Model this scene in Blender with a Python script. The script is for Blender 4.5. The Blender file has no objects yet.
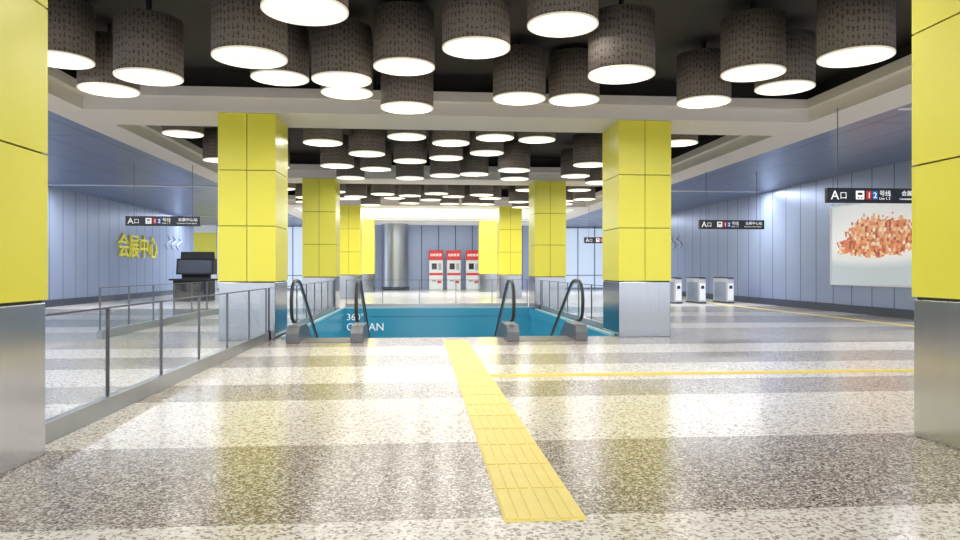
import bpy, bmesh, math, random
from mathutils import Vector, Matrix
random.seed(7)
S = bpy.context.scene
COL = S.collection
S.view_settings.view_transform = 'Standard'
S.view_settings.look = 'None'
S.view_settings.exposure = 0.08

# ------------------------------------------------------------ materials
def new_mat(name):
    m = bpy.data.materials.new(name); m.use_nodes = True
    return m, m.node_tree, m.node_tree.nodes['Principled BSDF']
def mat(name, c, rough=0.5, metal=0.0, emis=None, es=0.0, noise=0.0, nscale=8.0, coat=0.0):
    m, nt, b = new_mat(name)
    b.inputs['Base Color'].default_value = (*c, 1)
    b.inputs['Roughness'].default_value = rough
    b.inputs['Metallic'].default_value = metal
    b.inputs['Coat Weight'].default_value = coat
    if emis:
        b.inputs['Emission Color'].default_value = (*emis, 1)
        b.inputs['Emission Strength'].default_value = es
    if noise > 0:
        tc = nt.nodes.new('ShaderNodeTexCoord'); n = nt.nodes.new('ShaderNodeTexNoise')
        n.inputs['Scale'].default_value = nscale; n.inputs['Detail'].default_value = 4
        nt.links.new(tc.outputs['Object'], n.inputs['Vector'])
        mx = nt.nodes.new('ShaderNodeMix'); mx.data_type = 'RGBA'
        mx.inputs['A'].default_value = (*[max(0, v*(1-noise)) for v in c], 1)
        mx.inputs['B'].default_value = (*[min(1, v*(1+noise)) for v in c], 1)
        nt.links.new(n.outputs['Fac'], mx.inputs['Factor'])
        nt.links.new(mx.outputs['Result'], b.inputs['Base Color'])
    return m
def mnode(nt, op, a, bb=None, c=None):
    n = nt.nodes.new('ShaderNodeMath'); n.operation = op
    for i, v in enumerate((a, bb, c)):
        if v is None: continue
        if isinstance(v, (int, float)): n.inputs[i].default_value = v
        else: nt.links.new(v, n.inputs[i])
    return n.outputs[0]
def mixc(nt, fac, A, B):
    mx = nt.nodes.new('ShaderNodeMix'); mx.data_type = 'RGBA'
    for k, v in (('Factor', fac), ('A', A), ('B', B)):
        if isinstance(v, (tuple, float, int)):
            mx.inputs[k].default_value = (*v, 1) if isinstance(v, tuple) else v
        else: nt.links.new(v, mx.inputs[k])
    return mx.outputs['Result']
def pos(nt):
    g = nt.nodes.new('ShaderNodeNewGeometry'); s = nt.nodes.new('ShaderNodeSeparateXYZ')
    nt.links.new(g.outputs['Position'], s.inputs[0]); return g.outputs['Position'], s.outputs

def brushed_mat(name, c, rough=.15, metal=1.0):
    m, nt, b = new_mat(name)
    tc = nt.nodes.new('ShaderNodeTexCoord'); mp = nt.nodes.new('ShaderNodeMapping'); mp.inputs['Scale'].default_value = (30, 30, .5)
    nt.links.new(tc.outputs['Object'], mp.inputs[0]); n = nt.nodes.new('ShaderNodeTexNoise'); n.inputs['Scale'].default_value = 1; n.inputs['Detail'].default_value = 3
    nt.links.new(mp.outputs[0], n.inputs['Vector'])
    nt.links.new(mixc(nt, n.outputs['Fac'], tuple(v*.92 for v in c), tuple(min(1, v*1.08) for v in c)), b.inputs['Base Color'])
    b.inputs['Roughness'].default_value = rough; b.inputs['Metallic'].default_value = metal
    return m
def floor_mat():
    m, nt, b = new_mat('granite_terrazzo')
    P, (x, y, z) = pos(nt)
    def speck(scale, cols):
        v = nt.nodes.new('ShaderNodeTexVoronoi'); v.inputs['Scale'].default_value = scale
        n = nt.nodes.new('ShaderNodeTexNoise'); n.inputs['Scale'].default_value = 30
        nt.links.new(P, n.inputs['Vector'])
        add = nt.nodes.new('ShaderNodeVectorMath'); add.operation = 'MULTIPLY_ADD'
        nt.links.new(n.outputs['Color'], add.inputs[0]); add.inputs[1].default_value = (.03, .03, .0)
        nt.links.new(P, add.inputs[2]); nt.links.new(add.outputs[0], v.inputs['Vector'])
        sp = nt.nodes.new('ShaderNodeSeparateColor'); nt.links.new(v.outputs['Color'], sp.inputs[0])
        r = nt.nodes.new('ShaderNodeValToRGB'); r.color_ramp.interpolation = 'CONSTANT'
        e = r.color_ramp.elements
        e[0].position = 0; e[0].color = (*cols[0][1], 1)
        e[1].position = cols[1][0]; e[1].color = (*cols[1][1], 1)
        for p, c in cols[2:]:
            q = e.new(p); q.color = (*c, 1)
        nt.links.new(sp.outputs[0], r.inputs[0]); return r.outputs[0]
    dark = speck(72, [(0, (.075, .055, .045)), (.18, (.22, .175, .135)), (.44, (.40, .34, .28)), (.74, (.68, .625, .55))])
    light = speck(54, [(0, (.30, .235, .18)), (.15, (.57, .50, .42)), (.40, (.80, .76, .70))])
    mr = nt.nodes.new('ShaderNodeMapRange'); mr.inputs['From Min'].default_value = 0
    mr.inputs['From Max'].default_value = 60
    nt.links.new(y, mr.inputs['Value'])
    r = nt.nodes.new('ShaderNodeValToRGB'); r.color_ramp.interpolation = 'CONSTANT'
    stops = [(0, 1), (4.14, 0), (5.96, 1), (8.0, 0), (9.15, 1), (10.8, 0), (12.3, 1), (13.6, 0), (17.5, 1), (19, 0), (22, 1), (24, 0), (28, 1), (60, 1)]
    e = r.color_ramp.elements
    e[0].position = 0; e[0].color = (1, 1, 1, 1)
    e[1].position = stops[1][0]/60; e[1].color = (0, 0, 0, 1)
    for p, c in stops[2:-1]:
        q = e.new(p/60); q.color = (c, c, c, 1)
    nt.links.new(mr.outputs[0], r.inputs[0])
    nt.links.new(mixc(nt, r.outputs[0], dark, light), b.inputs['Base Color'])
    b.inputs['Roughness'].default_value = 0.2
    b.inputs['Specular IOR Level'].default_value = 0.6
    return m
def panel_mat(name, c, axis, step, line=(.03, .035, .05), lw=.02, axis2=None, step2=1.0, rough=.35, metal=.3):
    m, nt, b = new_mat(name)
    P, o = pos(nt)
    def msk(a, st):
        f = mnode(nt, 'FRACT', mnode(nt, 'DIVIDE', mnode(nt, 'ADD', o[a], 100.0), st))
        return mnode(nt, 'LESS_THAN', f, lw/st)
    k = msk(axis, step)
    if axis2 is not None: k = mnode(nt, 'MAXIMUM', k, msk(axis2, step2))
    n = nt.nodes.new('ShaderNodeTexNoise'); n.inputs['Scale'].default_value = .6
    nt.links.new(P, n.inputs['Vector'])
    base = mixc(nt, n.outputs['Fac'], tuple(v*.9 for v in c), tuple(v*1.08 for v in c))
    nt.links.new(mixc(nt, k, base, line), b.inputs['Base Color'])
    b.inputs['Roughness'].default_value = rough; b.inputs['Metallic'].default_value = metal
    return m
def glass_mat(name, tint=(.97, .985, .99)):
    m = bpy.data.materials.new(name); m.use_nodes = True; nt = m.node_tree; nt.nodes.clear()
    o = nt.nodes.new('ShaderNodeOutputMaterial'); t = nt.nodes.new('ShaderNodeBsdfTransparent')
    t.inputs[0].default_value = (*tint, 1); g = nt.nodes.new('ShaderNodeBsdfGlossy'); g.inputs['Roughness'].default_value = .02
    f = nt.nodes.new('ShaderNodeFresnel'); f.inputs[0].default_value = 1.2
    k = mnode(nt, 'ADD', mnode(nt, 'MULTIPLY', f.outputs[0], .1), .008)
    mx = nt.nodes.new('ShaderNodeMixShader'); nt.links.new(k, mx.inputs[0])
    nt.links.new(t.outputs[0], mx.inputs[1]); nt.links.new(g.outputs[0], mx.inputs[2]); nt.links.new(mx.outputs[0], o.inputs[0])
    return m
def shade_mat():
    m, nt, b = new_mat('lamp_shade_fabric')
    tc = nt.nodes.new('ShaderNodeTexCoord'); sp = nt.nodes.new('ShaderNodeSeparateXYZ')
    nt.links.new(tc.outputs['UV'], sp.inputs[0])
    u = mnode(nt, 'MULTIPLY', sp.outputs[0], 48.0)
    wc = nt.nodes.new('ShaderNodeTexWhiteNoise'); wc.noise_dimensions = '1D'; nt.links.new(mnode(nt, 'FLOOR', u), wc.inputs['W'])
    v = mnode(nt, 'ADD', mnode(nt, 'MULTIPLY', sp.outputs[1], 8.0), mnode(nt, 'MULTIPLY', wc.outputs['Value'], .5))
    fu, fv = mnode(nt, 'FRACT', u), mnode(nt, 'FRACT', v)
    cb = nt.nodes.new('ShaderNodeCombineXYZ'); nt.links.new(mnode(nt, 'FLOOR', u), cb.inputs[0]); nt.links.new(mnode(nt, 'FLOOR', v), cb.inputs[1])
    wn = nt.nodes.new('ShaderNodeTexWhiteNoise'); wn.noise_dimensions = '2D'; nt.links.new(cb.outputs[0], wn.inputs['Vector'])
    sc = nt.nodes.new('ShaderNodeSeparateColor'); nt.links.new(wn.outputs['Color'], sc.inputs[0])
    r, g, bl = sc.outputs
    du = mnode(nt, 'ABSOLUTE', mnode(nt, 'SUBTRACT', fu, mnode(nt, 'MULTIPLY_ADD', g, .3, .35))); dv = mnode(nt, 'ABSOLUTE', mnode(nt, 'SUBTRACT', fv, .5))
    a1 = mnode(nt, 'MULTIPLY', mnode(nt, 'LESS_THAN', du, .10), mnode(nt, 'LESS_THAN', dv, mnode(nt, 'MULTIPLY_ADD', r, .32, .12)))
    dh = mnode(nt, 'ABSOLUTE', mnode(nt, 'SUBTRACT', fv, mnode(nt, 'MULTIPLY_ADD', g, .5, .25)))
    dh2 = mnode(nt, 'ABSOLUTE', mnode(nt, 'SUBTRACT', fv, mnode(nt, 'MULTIPLY_ADD', bl, .5, .25)))
    hw = mnode(nt, 'LESS_THAN', mnode(nt, 'ABSOLUTE', mnode(nt, 'SUBTRACT', fu, .5)), .34)
    a2 = mnode(nt, 'MULTIPLY', mnode(nt, 'LESS_THAN', dh, .045), mnode(nt, 'GREATER_THAN', bl, .35))
    a3 = mnode(nt, 'MULTIPLY', mnode(nt, 'LESS_THAN', dh2, .045), mnode(nt, 'GREATER_THAN', r, .5))
    k = mnode(nt, 'MAXIMUM', a1, mnode(nt, 'MULTIPLY', hw, mnode(nt, 'MAXIMUM', a2, a3)))
    nt.links.new(mixc(nt, k, (.165, .138, .12), (.04, .032, .028)), b.inputs['Base Color'])
    b.inputs['Roughness'].default_value = .7
    return m

M = dict(
    floor=floor_mat(),
    yellow=mat('yellow_enamel', (.86, .80, .075), .32, noise=.02, nscale=1.5),
    steel=mat('brushed_steel', (.40, .41, .43), .34, .9, noise=.12, nscale=3),
    base=brushed_mat('stainless_cladding_shaded', (.30, .31, .335)),  # same steel as the near bases, shade put into the colour
    base_lit=brushed_mat('stainless_cladding_lit', (.58, .59, .62), .2),  # lighter copy for the near columns, their light put into the colour
    newel=mat('newel_metal', (.17, .175, .19), .4, .6),
    gate=mat('gate_steel', (.60, .62, .66), .35, .5),
    gatep=mat('blue_grey_panel', (.28, .32, .42), .4),
    core=mat('shadow_gap', (.05, .05, .03), .8),
    dark=mat('dark_ceiling', (.038, .035, .033), .9, noise=.1, nscale=2),
    beam=mat('pale_grey_plaster', (.72, .69, .655), .6, noise=.03, nscale=2),
    white=mat('white_panel', (.85, .87, .9), .4),
    emb=mat('pale_emblem', (.55, .6, .68), .4),
    ceil_glow=mat('white_ceiling_added_glow', (.8, .83, .87), .5, emis=(.92, .96, 1), es=.2),  # plain white ceiling, emission added to make it look brightly lit
    wall=panel_mat('blue_grey_wall', (.30, .36, .52), 1, 1.1, lw=.035),
    wallb=panel_mat('blue_grey_wall_end', (.34, .40, .59), 0, 1.3, lw=.06),
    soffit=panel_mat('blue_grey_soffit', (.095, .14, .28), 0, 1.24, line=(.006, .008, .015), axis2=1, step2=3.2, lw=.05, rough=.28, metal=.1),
    shade=shade_mat(),
    diff=mat('lamp_diffuser', (.95, .93, .85), .5, emis=(1, .95, .80), es=.8),
    liner=mat('lamp_liner', (.80, .72, .56), .5),
    rim=mat('lamp_rim', (.70, .66, .56), .5, emis=(1, .95, .80), es=.35),
    black=mat('black_rubber', (.02, .02, .024), .4),
    blk=mat('black_sign', (.02, .022, .028), .3),
    matte=mat('matte_charcoal', (.022, .022, .026), .75),
    glass=glass_mat('clear_glass'),
    post=mat('slim_steel', (.15, .155, .175), .35, .7),
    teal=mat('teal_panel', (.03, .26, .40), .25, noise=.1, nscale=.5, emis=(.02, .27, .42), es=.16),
    tealt=mat('pale_teal_edge', (.35, .65, .75), .3),
    lower=mat('lower_floor', (.3, .32, .33), .3),
    skirt=mat('dark_skirting', (.04, .05, .08), .4),
    tact=mat('tactile_yellow', (.86, .70, .17), .45, noise=.08, nscale=6),
    txtw=mat('white_lettering', (.9, .9, .9), .5, emis=(1, 1, 1), es=.5),
    txtp=mat('pale_lettering', (.85, .9, .92), .5, emis=(.9, .97, 1), es=.25),
    txty=mat('yellow_lettering', (.78, .71, .06), .35, emis=(.7, .64, .05), es=.12),
    red=mat('red_print', (.75, .05, .05), .4),
    blue=mat('blue_print', (.03, .22, .6), .4),
    grey=mat('grey_print', (.45, .47, .5), .4),
    screen=mat('dark_screen', (.03, .04, .06), .1),
    machine=mat('white_machine', (.85, .85, .85), .35),
    win=mat('daylit_glass', (.42, .50, .62), .2, emis=(.68, .80, 1), es=.55),
    mull=mat('blue_grey_mullion', (.25, .30, .42), .4),
    steps=mat('step_metal', (.2, .2, .21), .4, .7),
)

# ------------------------------------------------------------ geometry helpers
def link(o, parent=None):
    COL.objects.link(o)
    if parent: o.parent = parent
    return o
def add_box(bm, b):
    x0, x1, y0, y1, z0, z1 = b
    v = [bm.verts.new(p) for p in ((x0, y0, z0), (x1, y0, z0), (x1, y1, z0), (x0, y1, z0), (x0, y0, z1), (x1, y0, z1), (x1, y1, z1), (x0, y1, z1))]
    for f in ((3, 2, 1, 0), (4, 5, 6, 7), (0, 1, 5, 4), (1, 2, 6, 5), (2, 3, 7, 6), (3, 0, 4, 7)):
        bm.faces.new([v[i] for i in f])
def fin(name, bm, m, parent=None, loc=(0, 0, 0), bevel=0, smooth=False):
    bmesh.ops.recalc_face_normals(bm, faces=bm.faces)
    me = bpy.data.meshes.new(name); bm.to_mesh(me); bm.free()
    me.materials.append(m)
    if smooth:
        for p in me.polygons: p.use_smooth = True
    o = bpy.data.objects.new(name, me); o.location = loc; link(o, parent)
    if bevel:
        md = o.modifiers.new('bevel', 'BEVEL'); md.width = bevel; md.segments = 2; md.limit_method = 'ANGLE'
    return o
def boxes(name, bl, m, parent=None, loc=(0, 0, 0), bevel=0):
    bm = bmesh.new()
    for b in bl: add_box(bm, b)
    return fin(name, bm, m, parent, loc, bevel)
def prism(name, pts, x0, x1, m, parent=None, loc=(0, 0, 0), bevel=0):
    bm = bmesh.new()
    a = [bm.verts.new((x0, y, z)) for y, z in pts]; b = [bm.verts.new((x1, y, z)) for y, z in pts]
    n = len(pts)
    bm.faces.new(a); bm.faces.new(b[::-1])
    for i in range(n): bm.faces.new((a[i], b[i], b[(i+1) % n], a[(i+1) % n]))
    return fin(name, bm, m, parent, loc, bevel)
def lathe(name, prof, m, parent=None, loc=(0, 0, 0), seg=48, closed=False):
    bm = bmesh.new(); uvl = bm.loops.layers.uv.new('UVMap'); rings = []
    for r, z in prof:
        rings.append([bm.verts.new((r*math.cos(2*math.pi*i/seg), r*math.sin(2*math.pi*i/seg), z)) for i in range(seg)])
    zs = [p[1] for p in prof]; z0, z1 = min(zs), max(zs)
    k = len(rings)
    for j in range(k if closed else k-1):
        A, B = rings[j], rings[(j+1) % k]; za, zb = prof[j][1], prof[(j+1) % k][1]
        for i in range(seg):
            f = bm.faces.new((A[i], A[(i+1) % seg], B[(i+1) % seg], B[i])); f.smooth = True
            for l, uv in zip(f.loops, ((i/seg, za), ((i+1)/seg, za), ((i+1)/seg, zb), (i/seg, zb))):
                l[uvl].uv = (uv[0], (uv[1]-z0)/max(1e-6, z1-z0))
    return fin(name, bm, m, parent, loc)
def disc(name, r, z, m, parent, seg=48):
    bm = bmesh.new(); bmesh.ops.create_circle(bm, cap_ends=True, radius=r, segments=seg)
    bmesh.ops.translate(bm, verts=bm.verts, vec=(0, 0, z))
    me = bpy.data.meshes.new(name); bm.to_mesh(me); bm.free(); me.materials.append(m)
    return link(bpy.data.objects.new(name, me), parent)
def tube(name, pts, r, m, parent=None, loc=(0, 0, 0)):
    cu = bpy.data.curves.new(name, 'CURVE'); cu.dimensions = '3D'; cu.bevel_depth = r; cu.bevel_resolution = 3; cu.use_fill_caps = True
    sp = cu.splines.new('POLY'); sp.points.add(len(pts)-1)
    for i, p in enumerate(pts): sp.points[i].co = (*p, 1)
    o = bpy.data.objects.new(name, cu); COL.objects.link(o)
    dg = bpy.context.evaluated_depsgraph_get()
    me = bpy.data.meshes.new_from_object(o.evaluated_get(dg)); bpy.data.objects.remove(o)
    me.materials.clear(); me.materials.append(m)
    for p in me.polygons: p.use_smooth = True
    o = bpy.data.objects.new(name, me); o.location = loc; return link(o, parent)
def text(name, body, size, loc, rot, m, parent=None, ext=.004, bold=0.0, align='LEFT'):
    cu = bpy.data.curves.new(name, 'FONT'); cu.body = body; cu.size = size; cu.extrude = ext; cu.offset = bold
    cu.align_x = align
    o = bpy.data.objects.new(name, cu); COL.objects.link(o)
    dg = bpy.context.evaluated_depsgraph_get()
    me = bpy.data.meshes.new_from_object(o.evaluated_get(dg)); bpy.data.objects.remove(o)
    me.materials.clear(); me.materials.append(m)
    o = bpy.data.objects.new(name, me); o.location = loc; o.rotation_euler = rot; return link(o, parent)
def empty(name, loc, label, cat, group=None):
    o = bpy.data.objects.new(name, None); o.location = loc; o.empty_display_size = .3; COL.objects.link(o)
    tag(o, label, cat, group); return o
def tag(o, label, cat, group=None):
    o['label'] = label; o['category'] = cat
    if group: o['group'] = group
def struct(o, label, cat):
    o['kind'] = 'structure'; o['label'] = label; o['category'] = cat; return o

# ------------------------------------------------------------ room shell
H1 = (-2.98, 4.36, 15.6, 27.6)      # main escalator well
XL, XR, YB, YF = -24, 15.0, -6.0, 54.0
bl = [(XL, XR, YB, H1[2]), (XL, H1[0], H1[2], H1[3]), (H1[1], XR, H1[2], H1[3]), (XL, XR, H1[3], YF)]
struct(boxes('floor', [(a, b, c, d, -.3, 0) for a, b, c, d in bl], M['floor']), 'speckled granite floor with alternating pale and dark bands', 'floor')
struct(boxes('floor_lower_level', [(-9, 7, 12, 42, -4.9, -4.6)], M['lower']), 'grey floor of the level below the escalators', 'floor')
struct(boxes('wall_left', [(-15.2, -15, YB, 48, 0, 5.0)], M['wall']), 'blue-grey metal wall panels with dark vertical seams', 'wall')
struct(boxes('wall_right', [(15, 15.2, YB, YF, 0, 5.0)], M['wall']), 'blue-grey metal wall panels with dark vertical seams', 'wall')
struct(boxes('wall_back', [(-8.2, 11, YF, YF+.2, 0, 5.0)], M['wallb']), 'blue-grey panelled end wall behind the ticket machines', 'wall')
struct(boxes('wall_back_yellow', [(-24, -15.2, YF, YF+.2, 2.0, 4.3)], M['yellow']), 'bright yellow wall band at the far corner', 'wall')
struct(boxes('wall_back_white', [(-24, -15.2, YF, YF+.2, 0, 2.0), (-24, -15.2, YF, YF+.2, 4.3, 5.0)], M['white']), 'white wall at the far corner', 'wall')
struct(boxes('baseboard_right', [(14.93, 15, YB, YF, 0, .28)], M['skirt']), 'dark skirting along the panelled wall', 'baseboard')
struct(boxes('baseboard_left', [(-15, -14.93, YB, 48, 0, .28)], M['skirt']), 'dark skirting along the panelled wall', 'baseboard')
ZC = 5.75
struct(boxes('ceiling', [(-7.8, 9.8, YB, 38.2, ZC, ZC+.1)], M['dark']), 'dark painted ceiling above the drum lamps', 'ceiling')
struct(boxes('ceiling_far', [(-7.0, 8.8, 38.3, YF, 4.95, 5.05)], M['ceil_glow']), 'white ceiling over the far hall with added glow', 'ceiling')
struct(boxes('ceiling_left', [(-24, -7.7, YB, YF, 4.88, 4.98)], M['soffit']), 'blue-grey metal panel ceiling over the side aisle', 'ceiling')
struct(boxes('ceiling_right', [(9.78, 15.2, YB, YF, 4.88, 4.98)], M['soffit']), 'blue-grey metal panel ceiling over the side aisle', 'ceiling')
struct(boxes('trim_1', [(-7.78, -7.0, YB, YF, 4.85, 5.12), (-7.78, -6.85, YB, YF, 5.12, 5.32)], M['beam']), 'pale grey long ceiling beam', 'beam')
struct(boxes('trim_2', [(8.8, 9.82, YB, YF, 4.85, 5.12), (8.65, 9.82, YB, YF, 5.12, 5.32)], M['beam']), 'pale grey long ceiling beam', 'beam')
struct(boxes('trim_3', [(-7.78, -7.3, YB, 38.2, 5.32, ZC), (9.2, 9.82, YB, 38.2, 5.32, ZC)], M['dark']), 'dark painted upstand over the long beams', 'beam')
for i, y in enumerate((4.6, 15.3, 26.0, 36.7, 47.4)):
    struct(boxes('trim_%d' % (4+i), [(-7.0, 8.8, y-.1, y+1.5, 4.85, 5.12), (-6.85, 8.65, y-.3, y+1.7, 5.12, 5.32)], M['beam']), 'pale grey stepped cross beam resting on the yellow columns', 'beam')
for i, y in enumerate((4.6, 15.3, 26.0, 36.7)):
    struct(boxes('trim_%d' % (10+i), [(-7.3, 9.2, y+.1, y+1.3, 5.32, ZC)], M['dark']), 'dark painted upstand over the cross beam', 'beam')
def well(H, tag_):
    a, b, c, d = H
    struct(boxes('wall_well_end'+tag_, [(a-.1, b+.1, d, d+.1, -4.6, -.3)], M['teal']), 'teal wall lining the far end of the escalator well', 'wall')
    struct(boxes('wall_well_left'+tag_, [(a-.1, a, c, d, -4.6, -.3)], M['teal']), 'teal wall lining the escalator well', 'wall')
    struct(boxes('wall_well_right'+tag_, [(b, b+.1, c, d, -4.6, -.3)], M['teal']), 'teal wall lining the escalator well', 'wall')
    struct(boxes('trim_well_edge'+tag_, [(a, b, d-.05, d, -.3, .0), (a, a+.05, c, d, -.3, 0), (b-.05, b, c, d, -.3, 0)], M['teal']), 'teal fascia below the floor edge of the well', 'trim')
    struct(boxes('trim_well_rim'+tag_, [(a, b, d-.06, d+.06, 0.0, .05), (a-.05, a+.06, c, d, 0.0, .05), (b-.06, b+.05, c, d, 0.0, .05)], M['tealt']), 'pale teal rim around the well', 'trim')
well(H1, '')
t = text('well_lettering', '360°', .36, (-2.85, 27.54, -.45), (math.pi/2, 0, 0), M['txtp'], ext=.01); tag(t, 'white lettering reading 360° on the teal well wall', 'lettering')
t = text('well_lettering', 'OCEAN', .42, (-2.85, 27.54, -.86), (math.pi/2, 0, 0), M['txtp'], ext=.01); tag(t, 'white lettering reading OCEAN on the teal well wall', 'lettering')
def window(n, x0, x1, z0, z1, y):
    e = bpy.data.objects.new('window_%d' % n, None); e.location = ((x0+x1)/2, y, 0); COL.objects.link(e)
    struct(e, 'tall pale blue glazed wall with slim mullions', 'window')
    w = (x1-x0)/2
    boxes('pane', [(-w, w, .02, .06, z0, z1)], M['win'], e)
    k = max(2, int((x1-x0)/1.3)); fr = [(-w, w, 0, .1, z0, z0+.12), (-w, w, 0, .1, z1-.12, z1), (-w, w, 0, .1, 1.05, 1.12)]
    for i in range(k+1):
        xx = -w+2*w*i/k; fr.append((xx-.04, xx+.04, 0, .1, z0, z1))
    boxes('window_frame', fr, M['mull'], e)
window(1, -15.2, -8.2, 0, 4.88, YF+.02)
window(2, 11.0, 15.0, 0, 4.88, YF+.02)

# ------------------------------------------------------------ columns
zs = [1.25, 2.44, 3.63, 4.85]
def column(loc, bright):
    e = empty('column', loc, 'square yellow-clad column with brushed steel base coloured as if lit' if bright else 'square yellow-clad column with brushed steel base coloured as if shaded', 'column', 'yellow station columns')
    boxes('column_core', [(-.57, .57, -.67, .67, 0, 4.85)], M['core'], e)
    b = []
    for z0, z1 in zip(zs[:-1], zs[1:]):
        z0 += .008; z1 -= .008
        for s in (-1, 1):
            ya, yb = sorted((s*.66, s*.70))
            b.append((-.6, -.007, ya, yb, z0, z1)); b.append((.007, .6, ya, yb, z0, z1))
            xa, xb = sorted((s*.56, s*.6)); b.append((xa, xb, -.658, .658, z0, z1))
    boxes('yellow_cladding', b, M['yellow'], e)
    boxes('steel_base', [(-.59, .59, -.69, .69, 0.0, 1.235)], M['base_lit'] if bright else M['base'], e, bevel=.01)
    return e
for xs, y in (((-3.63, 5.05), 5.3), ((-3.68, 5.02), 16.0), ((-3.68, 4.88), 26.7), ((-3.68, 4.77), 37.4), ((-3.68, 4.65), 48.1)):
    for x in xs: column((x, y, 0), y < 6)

# ------------------------------------------------------------ drum lamps
def drum(loc):
    e = empty('drum_pendant_lamp', loc, 'patterned brown drum pendant lamp with glowing white underside', 'lamp', 'drum pendant lamps on the dark ceiling')
    h = .86
    lathe('lamp_shade', [(.485, 0), (.485, h), (.47, h), (.47, .0)], M['shade'], e, closed=True)
    lathe('rim', [(.487, -.012), (.487, .01), (.462, .01), (.462, -.012)], M['rim'], e, closed=True)
    lathe('inner_liner', [(.468, .01), (.468, .075), (.462, .075), (.462, .01)], M['liner'], e, closed=True)
    disc('diffuser', .464, .06, M['diff'], e)
    disc('top_cap', .475, h-.01, M['dark'], e)
    return e
lamp_pos = [(.80, 9.97, 4.67), (-.25, 11.16, 4.72), (-1.30, 8.09, 4.45), (-2.26, 9.56, 4.33), (1.95, 9.47, 4.86), (2.95, 10.08, 4.37),
 (-.24, 13.03, 4.5), (1.83, 12.85, 4.67), (2.96, 13.3, 4.78), (-4.09, 10.99, 4.42), (-5.34, 12.57, 4.6), (6.01, 9.22, 4.45), (5.26, 10.69, 4.62),
 (6.28, 11.61, 4.65), (5.25, 12.6, 4.62), (-1.28, 11.65, 4.62), (-2.39, 12.25, 4.79), (-1.37, 13.37, 4.84), (-5.54, 11.31, 4.74),
 (3.6, 7.0, 4.7), (-3.9, 7.1, 4.6), (.6, 7.1, 4.75), (5.9, 7.0, 4.6), (-2.5, 2.2, 4.6), (1.5, 2.0, 4.6), (4.8, 2.4, 4.6), (-.5, -.5, 4.6), (3.5, -.8, 4.6),  # lamps above and behind the view, put in for their light
 (-5.9, 18.07, 4.9), (-2.42, 17.78, 4.68), (-.33, 17.6, 4.83), (-1.42, 18.99, 4.62), (.8, 18.2, 4.8), (1.9, 17.7, 4.86), (3.06, 18.2, 4.92), (-.29, 20.6, 4.69),
 (-2.42, 20.8, 4.55), (-1.38, 22.2, 4.67), (.75, 20.2, 4.73), (1.9, 19.9, 4.84), (2.82, 20.9, 4.5), (6.66, 17.6, 4.78), (4.91, 19.95, 4.55), (5.18, 23.1, 4.65),
 (-.34, 24.1, 4.65), (.8, 22.6, 4.55), (1.8, 23.3, 4.7), (3.2, 23.6, 4.6), (-2.4, 24.6, 4.7), (-4.2, 18.9, 4.7), (-4.4, 21.5, 4.6), (6.5, 20.8, 4.7), (-5.8, 21, 4.7), (6.3, 24.3, 4.6)]
for r, y in enumerate((28.9, 30.9, 32.9, 34.7)):
    for k, x in enumerate((-5.4, -3.3, -1.3, .7, 2.6, 4.6, 6.6)):
        lamp_pos.append((x+(.7 if r % 2 else 0)+random.uniform(-.25, .25), y+random.uniform(-.3, .3), random.uniform(4.6, 4.85)))
ld = bpy.data.lights.new('lamp_glow', 'AREA'); ld.shape = 'DISK'; ld.size = .80; ld.energy = 23; ld.color = (1, .97, .925)
l0 = None
for i, p in enumerate(lamp_pos):
    if l0 is None:
        l0 = drum(p); L = bpy.data.objects.new('lamp_glow', ld); L.location = (0, 0, .052); link(L, l0); n = l0
        n0 = list(l0.children)
    else:
        n = l0.copy(); n.location = p; n.rotation_euler = (0, 0, i*2.4); COL.objects.link(n)
        for c in n0:
            k = c.copy(); k.parent = n; COL.objects.link(k)
    g = ZC - (p[2]+.85)
    boxes('stem', [(-.03, .03, -.03, .03, .85, .85+max(g, .02))], M['black'], n)

# ------------------------------------------------------------ glass railings
def railing(x0, y0, x1, y1, n, label, group='glass railings'):
    e = empty('glass_railing', (x0, y0, 0), label, 'railing', group)
    alongx = abs(x1-x0) > abs(y1-y0); Lr = (x1-x0) if alongx else (y1-y0)
    def bx(a, b, w, z0, z1):
        return (a, b, -w, w, z0, z1) if alongx else (-w, w, a, b, z0, z1)
    boxes('base_plinth', [bx(0, Lr, .05, 0, .18)], M['steel'], e, bevel=.005)
    boxes('top_rail', [bx(0, Lr, .014, 1.097, 1.115)], M['post'], e)
    st = Lr/n
    for i in range(n+1):
        c = min(max(i*st, .03), Lr-.03)
        boxes('post', [bx(c-.012, c+.012, .016, .18, 1.097)], M['post'], e)
    for i in range(n):
        boxes('glass_panel', [bx(i*st+.03, (i+1)*st-.03, .006, .18, 1.07)], M['glass'], e)
    return e
railing(-3.25, 6.1, -3.25, 15.2, 6, 'frameless glass railing with steel posts between the yellow columns')
railing(-7.0, 16.0, -7.0, 30.0, 9, 'glass railing with steel posts across the side aisle')
railing(-3.15, 16.8, -3.15, 25.9, 6, 'glass railing beside the escalator well')
railing(4.55, 16.8, 4.55, 25.9, 6, 'glass railing beside the escalator well')
railing(-2.9, 27.75, 4.3, 27.75, 5, 'glass railing across the far end of the escalator well')

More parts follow.
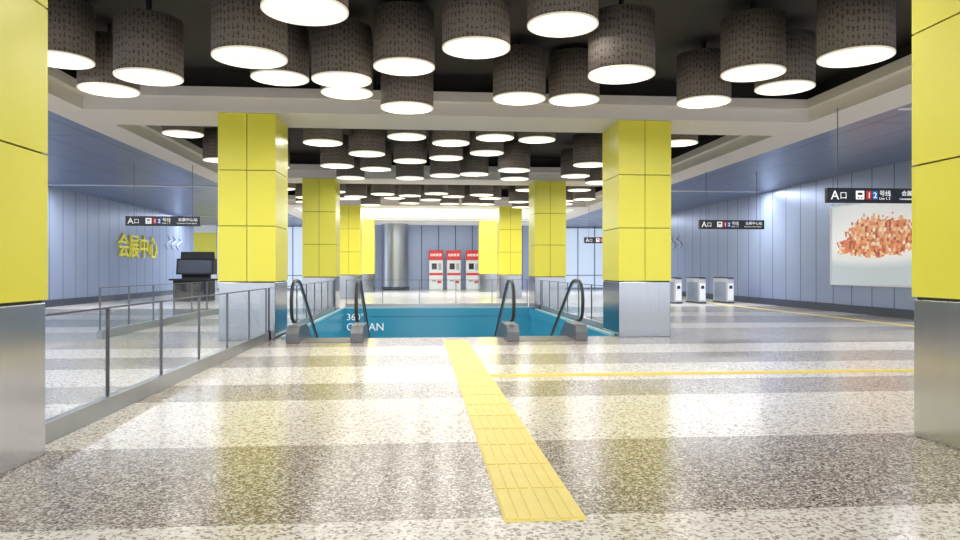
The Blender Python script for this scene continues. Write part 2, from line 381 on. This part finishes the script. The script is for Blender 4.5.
# ------------------------------------------------------------ escalators
def escalator(xc, y0, w, label):
    e = empty('escalator', (xc, y0, 0), label, 'escalator', 'escalators going down')
    sl = math.tan(math.radians(30)); ye = 7.0
    for s in (-1, 1):
        x = s*w/2
        hp = [(-.70, .42), (-.92, .44), (-1.06, .52), (-1.13, .65), (-1.15, .85), (-1.10, 1.05), (-.98, 1.19), (-.80, 1.26), (-.5, 1.28), (-.25, 1.26), (-.02, 1.18), (.3, 1.0), (ye, 1.0-(ye-.3)*sl)]
        tube('handrail', [(x, a, b) for a, b in hp], .036, M['black'], e)
        tube('handrail_guide', [(x, a*.985+.0, b-.05) for a, b in hp[4:]], .018, M['steel'], e)
        gp = [(-.9, .34), (-1.03, .6), (-1.08, .85), (-1.03, 1.03), (-.93, 1.13), (-.78, 1.2), (-.3, 1.2), (-.04, 1.12), (.28, .94), (ye, .94-(ye-.28)*sl), (ye, .2-(ye-.28)*sl), (.28, .2), (0, .34)]
        prism('glass_balustrade', gp, x-.008, x+.008, M['glass'], e)
        sp = [(-1.05, 0.0), (-1.05, .2), (-.95, .34), (0, .34), (.3, .2), (ye, .2-(ye-.3)*sl), (ye, -.5-(ye)*sl), (.02, -.5), (.02, 0.0)]
        prism('skirt', sp, x-.13, x+.13, M['newel'], e, bevel=.012)
    n = 17; b = []
    for i in range(n):
        b.append((-w/2+.13, w/2-.13, .02+i*.4, .02+(i+1)*.4, -.25-i*.4*sl-.2, -.03-i*.4*sl))
    boxes('step_run', b, M['steps'], e)
    boxes('landing_plate', [(-w/2+.13, w/2-.13, -1.0, .02, 0, .012)], M['steps'], e)
    return e
escalator(-1.95, 15.62, 1.3, 'escalator with glass sides and black handrails leading down')
escalator(2.68, 15.62, 1.46, 'escalator with glass sides and black handrails leading down')

# ------------------------------------------------------------ tactile paving
b = [(-.25, .25, 0, 10.85, 0, .005)]
y0 = 0
while y0 < 10.6:
    for cx in (-.125, .125):
        for k in (-.08, 0, .08):
            b.append((cx+k-.032, cx+k+.032, y0+.02, y0+.58, .005, .010))
    y0 += .60
o = boxes('tactile_paving', b, M['tact'], None, (.75, 4.13, 0)); tag(o, 'yellow ribbed tactile guide strip set in the granite', 'tactile paving')
o = boxes('tactile_paving', [(0, 12.0, -.12, .12, 0, .006)] + [(0, 12.0, -.12+.03+k*.05, -.12+.055+k*.05, .006, .011) for k in range(4)], M['tact'], None, (1.0, 9.86, 0)); tag(o, 'yellow tactile line crossing the hall floor', 'tactile paving')
o = boxes('tactile_paving', [(-.12, .12, 0, 34, 0, .006)] + [(-.12+.03+k*.05, -.12+.055+k*.05, 0, 34, .006, .011) for k in range(4)], M['tact'], None, (13.12, 9.7, 0)); tag(o, 'yellow tactile line running along the panelled wall', 'tactile paving')

# ------------------------------------------------------------ hanging signs
def hsign(x, y, label, w=2.3):
    e = empty('hanging_sign', (x, y, 2.9), label, 'sign', 'black hanging direction signs')
    boxes('sign_panel', [(0, w, -.05, .05, 0, .31)], M['blk'], e, bevel=.006)
    for xx in (.25, w-.25): boxes('rod', [(xx-.007, xx+.007, -.007, .007, .31, 1.98)], M['post'], e)
    R = (math.pi/2, 0, 0); f = -.056
    text('lettering', 'A', .27, (.07, f, .065), R, M['txtw'], e, ext=.002)
    text('lettering', '口', .17, (.26, f, .09), R, M['txtw'], e, ext=.002)
    boxes('metro_icon', [(.62, .80, f, -.05, .07, .25)], M['txtw'], e)
    boxes('metro_icon_window', [(.66, .76, f-.003, f, .16, .21), (.66, .69, f-.003, f, .09, .12), (.73, .76, f-.003, f, .09, .12)], M['blk'], e)
    boxes('line_badge', [(.84, .96, f, -.05, .07, .25)], M['red'], e)
    boxes('line_badge', [(.98, 1.10, f, -.05, .07, .25)], M['blue'], e)
    text('lettering', '1', .17, (.865, f-.004, .1), R, M['txtw'], e, ext=.001)
    text('lettering', '2', .17, (.995, f-.004, .1), R, M['txtw'], e, ext=.001)
    text('lettering', '号线', .13, (1.13, f, .15), R, M['txtw'], e, ext=.002)
    text('lettering', 'Line 1, 2', .07, (1.13, f, .07), R, M['txtw'], e, ext=.002)
    text('lettering', '会展中心站', .12, (1.62, f, .16), R, M['txtw'], e, ext=.002)
    text('lettering', 'Convention Center Station', .056, (1.58, f, .07), R, M['txtw'], e, ext=.002)
hsign(8.42, 13.9, 'black hanging direction sign with white lettering marked A')
hsign(9.5, 23.2, 'black hanging direction sign over the ticket gates')
hsign(-9.3, 23.1, 'black hanging direction sign over the side aisle')
hsign(8.55, 36.0, 'small black hanging sign beyond the columns')

o = text('station_name_lettering', '会展中心', 1.3, (-14.955, 36.2, 2.27), (math.pi/2, 0, math.pi/2), M['txty'], ext=.04, bold=.012)
tag(o, 'raised yellow station name characters on the blue-grey wall', 'lettering')

# pale wave emblems on the walls
def emblem(x, y):
    e = empty('wave_emblem', (x, y, 3.15), 'pale curved wave emblem mounted on the blue-grey wall', 'emblem', 'wave emblems')
    for k in range(3):
        pts = [(0, (k*.95 + .38*math.sin(t*math.pi*2))*1.0, .36 - .72*t) for t in [i/14 for i in range(15)]]
        tube('wave_stroke', pts, .035, M['emb'], e)
    return e
emblem(-14.96, 43.2); emblem(14.96, 39.5)

# poster
def poster():
    m, nt, b = new_mat('poster_print')
    tc = nt.nodes.new('ShaderNodeTexCoord'); sp = nt.nodes.new('ShaderNodeSeparateXYZ'); nt.links.new(tc.outputs['Generated'], sp.inputs[0])
    y, z = sp.outputs[1], sp.outputs[2]
    cb = nt.nodes.new('ShaderNodeCombineXYZ'); nt.links.new(mnode(nt, 'MULTIPLY', y, 2.0), cb.inputs[0]); nt.links.new(z, cb.inputs[1])
    v = nt.nodes.new('ShaderNodeTexVoronoi'); v.distance = 'CHEBYCHEV'; v.inputs['Scale'].default_value = 25; v.inputs['Randomness'].default_value = .55
    nt.links.new(cb.outputs[0], v.inputs['Vector'])
    sc = nt.nodes.new('ShaderNodeSeparateColor'); nt.links.new(v.outputs['Color'], sc.inputs[0])
    r = nt.nodes.new('ShaderNodeValToRGB'); r.color_ramp.interpolation = 'CONSTANT'; e = r.color_ramp.elements
    e[0].position = 0; e[0].color = (.40, .08, .04, 1); e[1].position = .18; e[1].color = (.68, .20, .08, 1)
    for p, c in ((.45, (.82, .36, .15)), (.68, (.88, .52, .28)), (.84, (.56, .13, .06)), (.94, (.92, .80, .62))):
        q = e.new(p); q.color = (*c, 1)
    nt.links.new(sc.outputs[0], r.inputs[0])
    n = nt.nodes.new('ShaderNodeTexNoise'); n.inputs['Scale'].default_value = 4; nt.links.new(cb.outputs[0], n.inputs['Vector'])
    dx = mnode(nt, 'DIVIDE', mnode(nt, 'SUBTRACT', y, .55), .38); zz = mnode(nt, 'SUBTRACT', z, .46)
    up = mnode(nt, 'DIVIDE', mnode(nt, 'MAXIMUM', zz, 0.0), .38); dn = mnode(nt, 'DIVIDE', mnode(nt, 'MAXIMUM', mnode(nt, 'MULTIPLY', zz, -1.0), 0.0), .13)
    dz = mnode(nt, 'ADD', up, dn)
    d = mnode(nt, 'SQRT', mnode(nt, 'ADD', mnode(nt, 'MULTIPLY', dx, dx), mnode(nt, 'MULTIPLY', dz, dz)))
    ds = d
    d = mnode(nt, 'ADD', d, mnode(nt, 'MULTIPLY', mnode(nt, 'SUBTRACT', n.outputs['Fac'], .5), .6))
    d = mnode(nt, 'ADD', d, mnode(nt, 'MULTIPLY', mnode(nt, 'SUBTRACT', sc.outputs[1], .5), .25))
    k = mnode(nt, 'LESS_THAN', d, .95)
    soft = nt.nodes.new('ShaderNodeMapRange'); nt.links.new(ds, soft.inputs[0]); soft.inputs[1].default_value = .8; soft.inputs[2].default_value = 2.1
    bg = mixc(nt, soft.outputs[0], (.92, .90, .88), (.50, .56, .59))
    col = mixc(nt, k, bg, r.outputs[0])
    nt.links.new(col, b.inputs['Base Color']); b.inputs['Roughness'].default_value = .3
    nt.links.new(col, b.inputs['Emission Color']); b.inputs['Emission Strength'].default_value = .38
    e = empty('poster', (15, 21.55, 1.03), 'large pale poster with a cluster of red-orange buildings on the wall', 'poster')
    boxes('poster_print', [(-.06, -.03, -2.75, 2.75, 0, 2.73)], m, e)
    boxes('poster_frame', [(-.08, 0, -2.83, -2.75, -.07, 2.8), (-.08, 0, 2.75, 2.83, -.07, 2.8), (-.08, 0, -2.75, 2.75, -.07, 0), (-.08, 0, -2.75, 2.75, 2.73, 2.8)], M['white'], e)
poster()

# ------------------------------------------------------------ ticket gates
def gate(loc):
    e = empty('ticket_gate', loc, 'brushed steel ticket gate cabinet with slim dark reader top', 'ticket gate', 'ticket gates by the panelled wall')
    prism('gate_body', [(-.75, 0), (-.75, 1.12), (.75, 1.12), (.75, 0)], -.16, .16, M['gate'], e, bevel=.02)
    prism('reader_top', [(-.77, 1.12), (-.77, 1.14), (-.6, 1.18), (.6, 1.18), (.77, 1.14), (.77, 1.12)], -.165, .165, M['blk'], e, bevel=.005)
    boxes('front_panel', [(-.12, .12, -.765, -.75, .15, .9)], M['white'], e)
    boxes('gate_display', [(-.07, .07, -.775, -.765, .66, .8)], M['screen'], e)
    boxes('side_panel', [(-.168, -.16, -.6, .6, .12, .95)], M['gatep'], e)
    boxes('gate_kick_plate', [(-.17, .17, -.76, .76, 0, .08)], M['skirt'], e)
    prism('flap', [(-.15, .3), (-.15, 1.0), (-.05, 1.1), (.15, 1.1), (.15, .3)], -.42, -.168, M['glass'], e)
for x in (11.45, 12.55, 13.85):
    gate((x, 31.0, 0))

# ------------------------------------------------------------ ticket machines
def machine(x):
    e = empty('ticket_vending_machine', (x, 53.3, 0), 'red and white ticket vending machine against the end wall', 'ticket machine', 'ticket vending machines')
    boxes('machine_body', [(-.52, .52, -.45, .68, 0, 2.7)], M['machine'], e, bevel=.03)
    boxes('header', [(-.55, .55, -.52, -.4, 2.25, 3.0)], M['red'], e, bevel=.02)
    boxes('screen', [(-.32, .06, -.47, -.44, 1.55, 2.0)], M['screen'], e)
    boxes('keypad_panel', [(.18, .4, -.47, -.44, 1.5, 2.0)], M['grey'], e)
    boxes('red_band', [(-.5, .5, -.465, -.44, 1.1, 1.28), (.1, .4, -.465, -.44, .5, .7)], M['red'], e)
    boxes('ticket_tray', [(-.3, .0, -.5, -.44, .62, .75)], M['grey'], e)
    text('lettering', '自助售票', .22, (-.45, -.53, 2.55), (math.pi/2, 0, 0), M['txtw'], e)
for x in (1.2, 2.55, 4.0): machine(x)
o = empty('round_pillar', (-1.85, 53.0, 0), 'round brushed steel pillar beside the end wall', 'pillar')
lathe('pillar_shaft', [(.98, 0), (.98, 4.95)], mat('satin_pillar', (.40, .42, .45), .3, .85), o)
lathe('pillar_collar', [(.98, 0), (1.03, 0), (1.03, .25), (.98, .25)], M['skirt'], o)

# ------------------------------------------------------------ information kiosk
e = empty('information_kiosk', (-10.9, 35.0, 0), 'dark boxy information counter with a flat angled screen near the wall', 'kiosk')
boxes('kiosk_body', [(-.85, .85, -.45, .45, 0, 1.0)], M['matte'], e, bevel=.01)
boxes('counter', [(-1.0, 1.1, -.6, .5, 1.0, 1.08)], M['matte'], e, bevel=.005)
boxes('screen_support', [(-.6, .7, .0, .3, 1.08, 1.3)], M['matte'], e)
prism('screen_housing', [(-.2, 1.28), (-.1, 2.05), (.45, 2.05), (.45, 1.28)], -.8, .95, M['matte'], e, bevel=.01)
prism('screen_face', [(-.205, 1.36), (-.125, 1.97), (-.09, 1.97), (-.17, 1.36)], -.7, .85, M['skirt'], e)
prism('top_panel', [(-.15, 2.05), (-.08, 2.38), (.0, 2.38), (.1, 2.05)], -.6, .95, M['matte'], e)

# ------------------------------------------------------------ aisle ceiling strip lights, added fill for the far hall
def strip(x0, x1, y, power):
    e = empty('strip_light', ((x0+x1)/2, y, 4.878), 'slim white linear strip light in the aisle ceiling, from a set extended to light the aisle', 'light', 'linear strip lights')
    w = (x1-x0)/2
    boxes('strip_housing', [(-w, w, -.05, .05, -.03, 0)], M['white'], e)
    ldd = bpy.data.lights.new('strip_glow', 'AREA'); ldd.shape = 'RECTANGLE'; ldd.size = 2*w; ldd.size_y = .08; ldd.energy = power; ldd.color = (.90, .94, 1)
    L = bpy.data.objects.new('strip_glow', ldd); L.location = (0, 0, -.035); link(L, e)
for y in (-1, 13.8, 29, 45):  # extra rows added to light the aisles and walls
    strip(9.95, 14.6, y, 400); strip(-14.6, -8.0, y, 480)
la = bpy.data.lights.new('far_hall_fill', 'AREA'); la.shape = 'RECTANGLE'; la.size = 15; la.size_y = 8.5; la.energy = 1200; la.color = (.88, .94, 1)  # added fill lamp that brightens the far hall, not a fixture
L = bpy.data.objects.new('far_hall_fill', la); L.location = (.9, 43, 4.9); COL.objects.link(L)

# ------------------------------------------------------------ world, camera
w = bpy.data.worlds.new('World'); S.world = w; w.use_nodes = True
w.node_tree.nodes['Background'].inputs[0].default_value = (.90, .945, 1, 1); w.node_tree.nodes['Background'].inputs[1].default_value = 2.4
cam = bpy.data.cameras.new('Camera'); cam.lens = 26.25; cam.sensor_width = 36; cam.clip_end = 200
co = bpy.data.objects.new('Camera', cam); co.location = (0, 0, 1.5); co.rotation_euler = (math.pi/2, 0, -math.radians(4.899)); COL.objects.link(co)
S.camera = co
